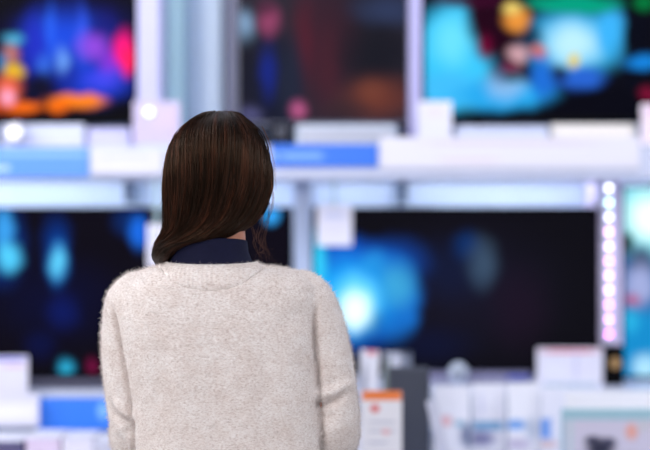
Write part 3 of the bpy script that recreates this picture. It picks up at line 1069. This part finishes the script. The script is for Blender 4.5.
# ---- sweater: trunk and sleeves in one knitted surface
bm = bmesh.new()
tor = [  # py, xl, xr, half depth, centre y
    (266, 172, 254, .066, .006), (267, 158, 270, .076, .006), (269, 147, 288, .084, .006), (275, 137, 304, .092, .006), (284, 125, 316, .100, .006),
    (298, 120, 318, .108, .006), (318, 118, 316, .114, .006), (340, 121, 317, .119, .008), (370, 126, 318.5, .122, .01), (400, 131, 321, .122, .012),
    (430, 133.5, 323.5, .122, .014), (455, 135, 325, .123, .014), (500, 136, 327, .126, .012), (560, 134, 329, .13, .01), (568, 138, 325, .124, .01)]
rings = []
for py, xl, xr, dp, yc in tor:
    c = P((xl + xr) / 2, py, 0)
    rings.append(((c.x, yc, c.z), (rw((xr - xl) / 2), 0, 0), (0, dp, 0)))
loft(bm, rings, 72, 2.35)
sl = {
    -1: [(P(150, 294, .012), rw(26)), (P(137, 304, .02), rw(32)), (P(135.5, 325, .028), rw(34)), (P(135.5, 352, .032), rw(34.5)), (P(138, 385, .030), rw(33.5)), (P(142.5, 420, .030), rw(32.5))],
    1: [(P(288, 294, .012), rw(26)), (P(302.5, 303, .02), rw(32)), (P(311, 325, .028), rw(34)), (P(317, 352, .032), rw(34.5)), (P(321, 385, .030), rw(35.5)), (P(324, 420, .030), rw(36.5))],
}
for s, a in sl.items():
    wr, d = hands[s]
    el = a[-1][0]
    e2 = Vector((el.x, el.y + .012, el.z - .03))
    pts = a[:-1] + [(el, a[-1][1]), (e2 + Vector((0, .02, -.005)), .064), (e2.lerp(wr, .45) + Vector((0, 0, -.012)), .058), (wr - d * .02, .040)]
    limb(bm, pts, 40)
sw_me = remeshed(bm, .0036, 5)
nv = len(sw_me.vertices)
co = np.empty(nv * 3); sw_me.vertices.foreach_get('co', co); co = co.reshape(-1, 3)
no = np.empty(nv * 3); sw_me.vertices.foreach_get('normal', no); no = no.reshape(-1, 3)
# picture-plane coordinates of every vertex in "photo px at the body plane" (just a metric ruler)
U = 325 + co[:, 0] / (KPX * DP)
V = 225 + (CAM_Z - co[:, 2]) / (KPX * DP)
backside = np.clip((-no[:, 1] + .25) / .4, 0, 1) * (co[:, 1] < .09)


def seg_dist(U, V, pts):
    best = np.full(len(U), 1e9)
    tt = np.zeros(len(U))
    sgn = np.zeros(len(U))
    n_ = len(pts) - 1
    for i in range(n_):
        a = np.array(pts[i], float); b = np.array(pts[i + 1], float)
        d = b - a; L2 = (d ** 2).sum()
        t = np.clip(((U - a[0]) * d[0] + (V - a[1]) * d[1]) / L2, 0, 1)
        qx = U - (a[0] + t * d[0]); qy = V - (a[1] + t * d[1])
        ds = np.hypot(qx, qy)
        cr = d[0] * (V - a[1]) - d[1] * (U - a[0])
        m_ = ds < best
        best[m_] = ds[m_]; tt[m_] = (i + t[m_]) / n_; sgn[m_] = np.sign(cr[m_])
    return best, tt, sgn


disp = np.zeros(nv)


def crease(pts, depth, width, fade=(0.15, 0.1), ridge=0.0, ridge_off=0.0):
    global disp
    d, t, s = seg_dist(U, V, pts)
    f = np.clip(t / max(fade[0], 1e-4), 0, 1) * np.clip((1 - t) / max(fade[1], 1e-4), 0, 1)
    disp += -depth * f * np.exp(-(d / width) ** 2) * backside
    if ridge:
        disp += ridge * f * np.exp(-((d * s - ridge_off) / (abs(ridge_off) * .6)) ** 2) * backside


# armhole seams
crease([(111, 300), (116, 318), (121, 342), (127, 372), (131.5, 401), (134, 430), (136, 470)], .015, 2.6, (.2, .05))
crease([(318, 300), (315, 318), (315.5, 345), (318, 375), (319.5, 401), (322, 430), (325, 470)], .014, 2.6, (.2, .05))
# elbow folds
crease([(137, 424), (126, 421), (117, 414), (109, 398)], .020, 4.0, (.02, .6))
crease([(136, 432), (130, 430), (123, 428)], .014, 5.5, (.05, .4))
crease([(116, 432), (124, 445), (130, 460)], .006, 3.5, (.3, .3))
crease([(316, 402), (326, 402), (337, 398), (350, 388)], .020, 4.5, (.02, .5))
crease([(318, 412), (330, 413), (340, 412)], .010, 8.0, (.02, .5))
crease([(318, 386), (330, 382), (340, 374)], .004, 5.0, (.1, .5))
# the back panel overlaps each sleeve
for pts, sd in (([(112, 308), (117, 322), (121, 342), (127, 372), (131.5, 401), (134, 430), (136, 470)], -1), ([(317, 306), (315, 322), (315.5, 345), (318, 375), (319.5, 401), (322, 430), (325, 470)], 1)):
    d, t, s = seg_dist(U, V, pts)
    lx = np.interp(V, [q[1] for q in pts], [q[0] for q in pts])
    f = np.clip((V - 308) / 45, 0, 1) * backside
    arm = ((U - lx) * sd > 0)
    disp += np.where(arm, -.010 * np.exp(-d / 7.0), .0030 * np.exp(-(d / 4.0) ** 2)) * f
# collar band drawn in relief
arc = [(160, 262), (168, 270), (180, 278), (196, 284), (212, 286), (232, 284), (248, 278), (260, 269), (266, 262)]
crease(arc, .0045, 1.8, (.02, .02))
# ridge above the folds
d, t, s = seg_dist(U, V, [(318, 392), (334, 391), (348, 383)])
disp += .006 * np.exp(-(d / 5.0) ** 2) * backside
d, t, s = seg_dist(U, V, [(134, 414), (126, 412), (118, 404)])
disp += .005 * np.exp(-(d / 4.5) ** 2) * backside
# soft drape folds over the back
for pts, dp, w_ in (([(176, 300), (168, 350), (160, 420), (158, 470)], .0035, 12), ([(262, 305), (268, 360), (272, 430), (276, 470)], .003, 12),
                    ([(214, 330), (216, 400), (220, 470)], .002, 14), ([(132, 300), (150, 316), (172, 330)], .003, 9), ([(306, 300), (292, 318), (276, 330)], .003, 9),
                    ([(230, 296), (205, 300), (180, 298)], .0015, 7)):
    crease(pts, dp, w_, (.3, .2))
for i in range(nv):
    q = Vector((co[i, 0] * 7, co[i, 1] * 7, co[i, 2] * 5))
    disp[i] += mnoise.noise(q) * .0035 + mnoise.noise(Vector((co[i, 0] * 60, co[i, 1] * 60, co[i, 2] * 60))) * .0007
co = co + no * disp[:, None]
sw_me.vertices.foreach_set('co', co.reshape(-1))
sw_me.update()
sweater = mesh_obj('sweater', sw_me, M_wool, person)

# ribbed collar, lying on the sweater
from mathutils.bvhtree import BVHTree
bvh = BVHTree.FromPolygons([Vector(c) for c in co], [tuple(f.vertices) for f in sw_me.polygons])
bm = bmesh.new()
N = 420
allr = []
for j, (bul, t) in enumerate([(-.012, -.10), (-.003, -.08), (.0035, -.02), (.0048, .10), (.0048, .35), (.0048, .6), (.0042, .85), (.003, .95), (-.003, 1.0)]):
    vs = []
    for i in range(N):
        a = 2 * PI * i / N
        ca, sa = math.cos(a), math.sin(a)
        back = max(0.0, -sa)
        rt = Vector((P(211, 0).x + ca * rw(46), .006 + sa * .072, P(0, 261.5 + 3.2 * back).z - .030 * max(0, sa) ** 1.5))
        rb = Vector((P(212, 0).x + ca * rw(54), .006 + sa * .120, P(0, 263 + 22 * back ** .8).z - .055 * max(0, sa) ** 1.5))
        p = rt.lerp(rb, t)
        q, nrm, _, _ = bvh.find_nearest(p)
        wale = .0005 * math.cos(a * 70) if 0 < t < .95 else 0
        if t > .25:
            p = q + nrm * (bul + wale)
        else:
            w_ = max(0.0, (t + .1) / .35)
            p = p.lerp(q + nrm * (bul + wale), w_) if t > 0 else p + Vector((ca, sa, 1.2)).normalized() * (bul + wale)
        vs.append(bm.verts.new(p))
    if allr:
        pv = allr[-1]
        for i in range(N):
            bm.faces.new((pv[i], pv[(i + 1) % N], vs[(i + 1) % N], vs[i]))
    allr.append(vs)
for _ in range(2):
    bmesh.ops.smooth_vert(bm, verts=[v for r_ in allr[1:-1] for v in r_], factor=.3, use_axis_x=True, use_axis_y=True, use_axis_z=True)
bmesh.ops.recalc_face_normals(bm, faces=bm.faces)
collar = link_mesh('collar', bm, M_wool, sweater, True)
collar['label'] = 'ribbed collar band'


# ---- fibres as thin three-sided tubes or ribbons
def strands_mesh(name, lines, radii, mat, parent, tones=None, sides=3):
    """lines: (n, m, 3) array of points; radii: (n, m)"""
    n, m, _ = lines.shape
    tan = np.gradient(lines, axis=1)
    tan /= (np.linalg.norm(tan, axis=2, keepdims=True) + 1e-12)
    ref = np.tile(np.array([0.31, 0.87, 0.38]), (n, m, 1))
    u = np.cross(tan, ref); u /= (np.linalg.norm(u, axis=2, keepdims=True) + 1e-12)
    v = np.cross(tan, u)
    vs = []
    if sides == 1:
        vs = [lines - u * radii[..., None], lines + u * radii[..., None]]
        k = 2
    else:
        for j in range(sides):
            a = 2 * PI * j / sides
            vs.append(lines + (u * math.cos(a) + v * math.sin(a)) * radii[..., None])
        k = sides
    verts = np.stack(vs, axis=2).reshape(-1, 3)          # (n, m, k)
    base = (np.arange(n)[:, None] * m + np.arange(m - 1)[None, :]) * k
    quads = []
    for j in range(1 if sides == 1 else k):
        j2 = (j + 1) % k
        quads.append(np.stack([base + j, base + j2, base + k + j2, base + k + j], axis=-1).reshape(-1, 4))
    F = np.concatenate(quads).astype(np.int32)
    me = bpy.data.meshes.new(name)
    me.vertices.add(len(verts)); me.vertices.foreach_set('co', verts.astype(np.float32).reshape(-1))
    me.loops.add(F.size); me.loops.foreach_set('vertex_index', F.reshape(-1))
    me.polygons.add(len(F)); me.polygons.foreach_set('loop_start', np.arange(len(F), dtype=np.int32) * 4)
    me.polygons.foreach_set('use_smooth', np.ones(len(F), dtype=bool))
    me.update(calc_edges=True)
    if tones is not None:
        at = me.attributes.new('tone', 'FLOAT', 'POINT')
        at.data.foreach_set('value', np.repeat(tones, m * k).astype(np.float32))
    me.materials.append(mat)
    o = bpy.data.objects.new(name, me)
    COL.objects.link(o)
    o.parent = parent
    return o


# wool nap over the sweater (visible region and a little more)
def nap(me, count, zmin, zmax, length, rad, name, parent):
    me.calc_loop_triangles()
    nt = len(me.loop_triangles)
    tri = np.empty(nt * 3, dtype=np.int32); me.loop_triangles.foreach_get('vertices', tri); tri = tri.reshape(-1, 3)
    c_ = np.empty(len(me.vertices) * 3); me.vertices.foreach_get('co', c_); c_ = c_.reshape(-1, 3)
    A, B, C_ = c_[tri[:, 0]], c_[tri[:, 1]], c_[tri[:, 2]]
    nn = np.cross(B - A, C_ - A); ar = np.linalg.norm(nn, axis=1); nn /= (ar[:, None] + 1e-12)
    cz = (A[:, 2] + B[:, 2] + C_[:, 2]) / 3
    w = ar * ((cz > zmin) & (cz < zmax) & (A[:, 1] < .16))
    ids = rng.choice(nt, count, p=w / w.sum())
    r1, r2 = rng.random(count), rng.random(count)
    f = r1 + r2 > 1; r1[f], r2[f] = 1 - r1[f], 1 - r2[f]
    p = A[ids] + (B[ids] - A[ids]) * r1[:, None] + (C_[ids] - A[ids]) * r2[:, None]
    nrm = nn[ids]
    rnd = rng.normal(size=(count, 3))
    L_ = length * (.4 + rng.random(count) ** 2 * 1.3)
    d1 = nrm * .75 + rnd * .55 + np.array([0, 0, -.25]); d1 /= np.linalg.norm(d1, axis=1, keepdims=True)
    d2 = d1 + rng.normal(size=(count, 3)) * .7; d2 /= np.linalg.norm(d2, axis=1, keepdims=True)
    p1 = p + d1 * (L_ * .5)[:, None]
    p2 = p1 + d2 * (L_ * .5)[:, None]
    lines = np.stack([p - nrm * .0006, p1, p2], axis=1)
    radii = np.tile(np.array([rad, rad * .85, rad * .4]), (count, 1))
    o = strands_mesh(name, lines, radii, M_fuzz, parent, None, 1)
    o['kind'] = 'stuff'
    return o


nap(sw_me, 90000, .95, 1.42, .0066, .00019, 'wool_fuzz', sweater)
nap(collar.data, 5000, .95, 1.42, .0045, .00017, 'wool_fuzz', collar)

# ---- hair
H = [  # py, xl, xr, half depth (m), centre y (m), front cut angle from the back (deg)
    (111.2, 213, 229, .012, .000, 180), (113.4, 203, 238, .036, .000, 178), (120.5, 190.5, 246, .066, .002, 170), (129, 181.5, 254.5, .086, .004, 160), (137, 175.5, 260.5, .098, .005, 150), (150, 169.5, 266.5, .108, .006, 132),
    (170, 164.5, 271.3, .112, .008, 116), (186, 163.6, 271.8, .110, .010, 112), (199, 163.6, 269, .106, .012, 110), (210, 164, 265.5, .101, .013, 108), (220, 164.5, 259, .094, .013, 106), (229, 164.5, 246.5, .087, .012, 106),
    (235, 162, 235, .082, .010, 108), (240, 160, 222, .076, .006, 112), (244, 158, 200, .062, .002, 122), (249, 155.5, 182, .046, .002, 138), (255, 154, 176, .040, .006, 152), (261, 154.5, 175, .036, .026, 162),
    (267, 156, 184, .030, .064, 172), (278, 160, 188, .024, .108, 175), (305, 164, 194, .020, .142, 176), (335, 168, 194, .016, .150, 176), (360, 174, 190, .008, .152, 176)]
hk = np.array(H, float)
shr = np.clip((240 - hk[:, 0]) / 10, 0, 1) * np.clip((hk[:, 0] - 112) / 12, 0, 1)
hk[:, 1] += 1.6 * shr
hk[:, 2] -= 2.2 * shr
hk[:3, 0] += 1.0
tk = np.concatenate([[0], np.cumsum(np.hypot(np.diff(hk[:, 0]) * rw(1), np.diff((hk[:, 1] + hk[:, 2]) / 2) * rw(1)) + np.abs(np.diff(hk[:, 4])))])
# keep the start spread so that the crown is well sampled
tk[1:4] += np.array([.012, .022, .028]); tk[4:] += .03
tk /= tk[-1]


def hairpos(t, th, off):
    """t: position from the crown (0) to the tip (1); th: angle fraction -1..1 round the back; off: outward offset (m)"""
    z = np.interp(t, tk, hk[:, 0]); xl = np.interp(t, tk, hk[:, 1]); xr = np.interp(t, tk, hk[:, 2])
    dp = np.interp(t, tk, hk[:, 3]); yc = np.interp(t, tk, hk[:, 4]); cut = np.radians(np.interp(t, tk, hk[:, 5]))
    a = th * cut                                    # 0 = straight back (-y)
    hw = (xr - xl) / 2 * rw(1)
    cx = P(0, 0).x + (xl + xr) / 2 * rw(1)
    cx = ((xl + xr) / 2 - 325) * KPX * DP
    x = cx + np.sin(a) * (hw + off)
    y = yc - np.cos(a) * (dp + off)
    zz = CAM_Z - (z - 225) * KPX * DP
    return np.stack([x, y, zz + off * (1 - np.clip(t * 5, 0, 1)) * .9], axis=-1)


# inner volume
bm = bmesh.new()
NT, NA = 60, 72
grid = []
for i in range(NT):
    t = np.full(NA, (i / (NT - 1)) ** 1.15)
    th = np.linspace(-1, 1, NA)
    p = hairpos(t, th, -.0045)
    grid.append([bm.verts.new(q) for q in p])
for i in range(NT - 1):
    for j in range(NA - 1):
        bm.faces.new((grid[i][j], grid[i][j + 1], grid[i + 1][j + 1], grid[i + 1][j]))
bmesh.ops.recalc_face_normals(bm, faces=bm.faces)
hair = link_mesh('hair', bm, M_hairbase, person, True)
so_ = hair.modifiers.new('thick', 'SOLIDIFY'); so_.thickness = .006; so_.offset = -1


def make_strands(n, m, rad, off0, off1, tsp=(0.0, 1.0), clump=1000, seed=3):
    r = np.random.default_rng(seed)
    cl_th = r.uniform(-1, 1, clump)
    cl_ph = r.uniform(0, 6.28, clump)
    cl_off = r.normal(0, .0024, clump)
    cl_tone = r.random(clump)
    cid = r.integers(0, clump, n)
    th0 = np.clip(cl_th[cid] + r.normal(0, .016, n), -1, 1)
    t0 = np.abs(r.normal(0, .012, n))
    t1 = np.where(r.random(n) < .25, r.uniform(.5, .75, n), r.uniform(.86, 1.0, n))
    # the right-hand side ends where the hair leaves the neck free
    s = np.linspace(0, 1, m)[None, :] ** 1.1
    t = t0[:, None] + (t1 - t0)[:, None] * s
    swirl = .10 * np.sin(t * 5.0 + cl_ph[cid][:, None] * .25) * (1 - np.abs(th0[:, None])) * .5
    wave = .026 * np.sin(t * 24 + cl_ph[cid][:, None]) * t
    th = np.clip(th0[:, None] + swirl * .4 + wave + r.normal(0, .002, (n, 1)) * t * 4, -1.02, 1.02)
    off = r.uniform(off0, off1, n)[:, None] + cl_off[cid][:, None] + .0012 * np.sin(t * 18 + cl_ph[cid][:, None] * 2)
    off = off * np.clip(.35 + t * 6, 0, 1)
    L = hairpos(t, th, off)
    L += r.normal(0, .0002, L.shape)
    rr = np.full((n, m), rad) * r.uniform(.7, 1.3, (n, 1))
    rr *= np.clip((1 - s) * 8, .25, 1)
    sw = np.clip((t - .22) / .45, 0, 1)
    th = th - .42 * sw ** 1.6 * (1 - th ** 2) * (t < 2)
    L = hairpos(t, th, off)
    L += r.normal(0, .0002, L.shape)
    tone = np.clip(cl_tone[cid] * .75 + r.random(n) * .35, 0, 1) ** 3.2
    return L, rr, tone


L_, R_, T_ = make_strands(7500, 34, .00042, -.003, .0018)
st = strands_mesh('hair_strands', L_, R_, M_hair, hair, T_, 3)
st['kind'] = 'stuff'

# loose wisps beside the neck and fly-away hairs
r = np.random.default_rng(11)


def wisp(path, jit, curl, n, m=26):
    out = []
    P0 = np.array(path, float)
    k = np.linspace(0, 1, len(P0)); s = np.linspace(0, 1, m)
    for i in range(n):
        q = P0 + np.concatenate([r.normal(0, jit, (len(P0), 2)), r.normal(0, jit * .0018, (len(P0), 1))], axis=1) * np.linspace(.25, 1.2, len(P0))[:, None]
        # smooth interpolation
        x = np.interp(s, k, q[:, 0]); y = np.interp(s, k, q[:, 1]); d = np.interp(s, k, q[:, 2])
        for _ in range(3):
            x[1:-1] = (x[:-2] + x[1:-1] * 2 + x[2:]) / 4; y[1:-1] = (y[:-2] + y[1:-1] * 2 + y[2:]) / 4
        ph, fr = r.uniform(0, 6.28), r.uniform(5, 11)
        x = x + curl * np.sin(s * fr + ph) * s
        y = y + curl * .6 * np.cos(s * fr + ph) * s
        out.append([tuple(P(a, b, c)) for a, b, c in zip(x, y, d)])
    return np.array(out)


WL = [
    wisp([(268, 196, -.01), (270, 210, -.01), (268, 222, 0), (263, 238, 0), (266, 252, 0), (262, 262, 0)], 3.0, 3.2, 12),
    wisp([(262, 214, -.03), (262, 228, -.02), (256, 240, -.01), (262, 250, 0), (272, 256, 0)], 3.2, 3.6, 8),
    wisp([(252, 226, -.05), (256, 236, -.04), (252, 246, -.03), (260, 256, -.02)], 2.6, 2.8, 7),
    wisp([(271, 180, -.02), (273, 198, -.02), (271, 214, -.01), (266, 226, 0)], 1.6, 1.0, 16),
    wisp([(164, 190, 0), (160, 204, 0), (152, 212, 0), (142, 222, 0)], 2.6, 2.4, 3),
    wisp([(164, 210, 0), (158, 226, 0), (155, 240, 0)], 2.0, 1.6, 3),
    wisp([(158, 236, -.01), (152, 248, -.01), (155, 262, 0)], 1.2, .7, 5),
    wisp([(194, 120, -.02), (206, 112.5, -.02), (226, 112, -.02), (244, 119, -.02)], 1.2, .8, 7),
    wisp([(176, 132, -.02), (168, 150, -.02), (163, 172, -.02), (161.5, 200, -.01)], 1.2, .8, 9),
    wisp([(262, 126, -.02), (270, 144, -.02), (274.5, 166, -.02), (275, 190, -.01)], 1.0, .8, 9),
]
WLn = np.concatenate(WL)
wr_ = np.tile(np.linspace(1, .45, WLn.shape[1]), (len(WLn), 1)) * .00015
ws = strands_mesh('loose_hair', WLn, wr_, hair_mat('loose_brown_hair', (90, 60, 46), (150, 106, 84), .45), hair, np.full(len(WLn), .6), 3)
ws['kind'] = 'stuff'
ws['label'] = 'thin curly wisps of loose hair beside the neck'

# repeats share a group phrase
GROUPS = {'television': 'televisions on the two shelf rows', 'price_card': 'price cards on the shelves', 'leaflet': 'leaflets standing on the display table',
          'leaflet_stack': 'leaflet stacks at the left end of the table', 'rail_sign': 'strip signs along the shelf edges', 'wall_upright': 'uprights of the display wall',
          'accessory_box': 'flat cartons on the upper shelf', 'spot_lamp': 'small bright spot lamps', 'soundbar': 'soundbars below the televisions'}
for o in COL.objects:
    k = o.name.split('.')[0]
    if o.parent is None and k in GROUPS:
        o['group'] = GROUPS[k]
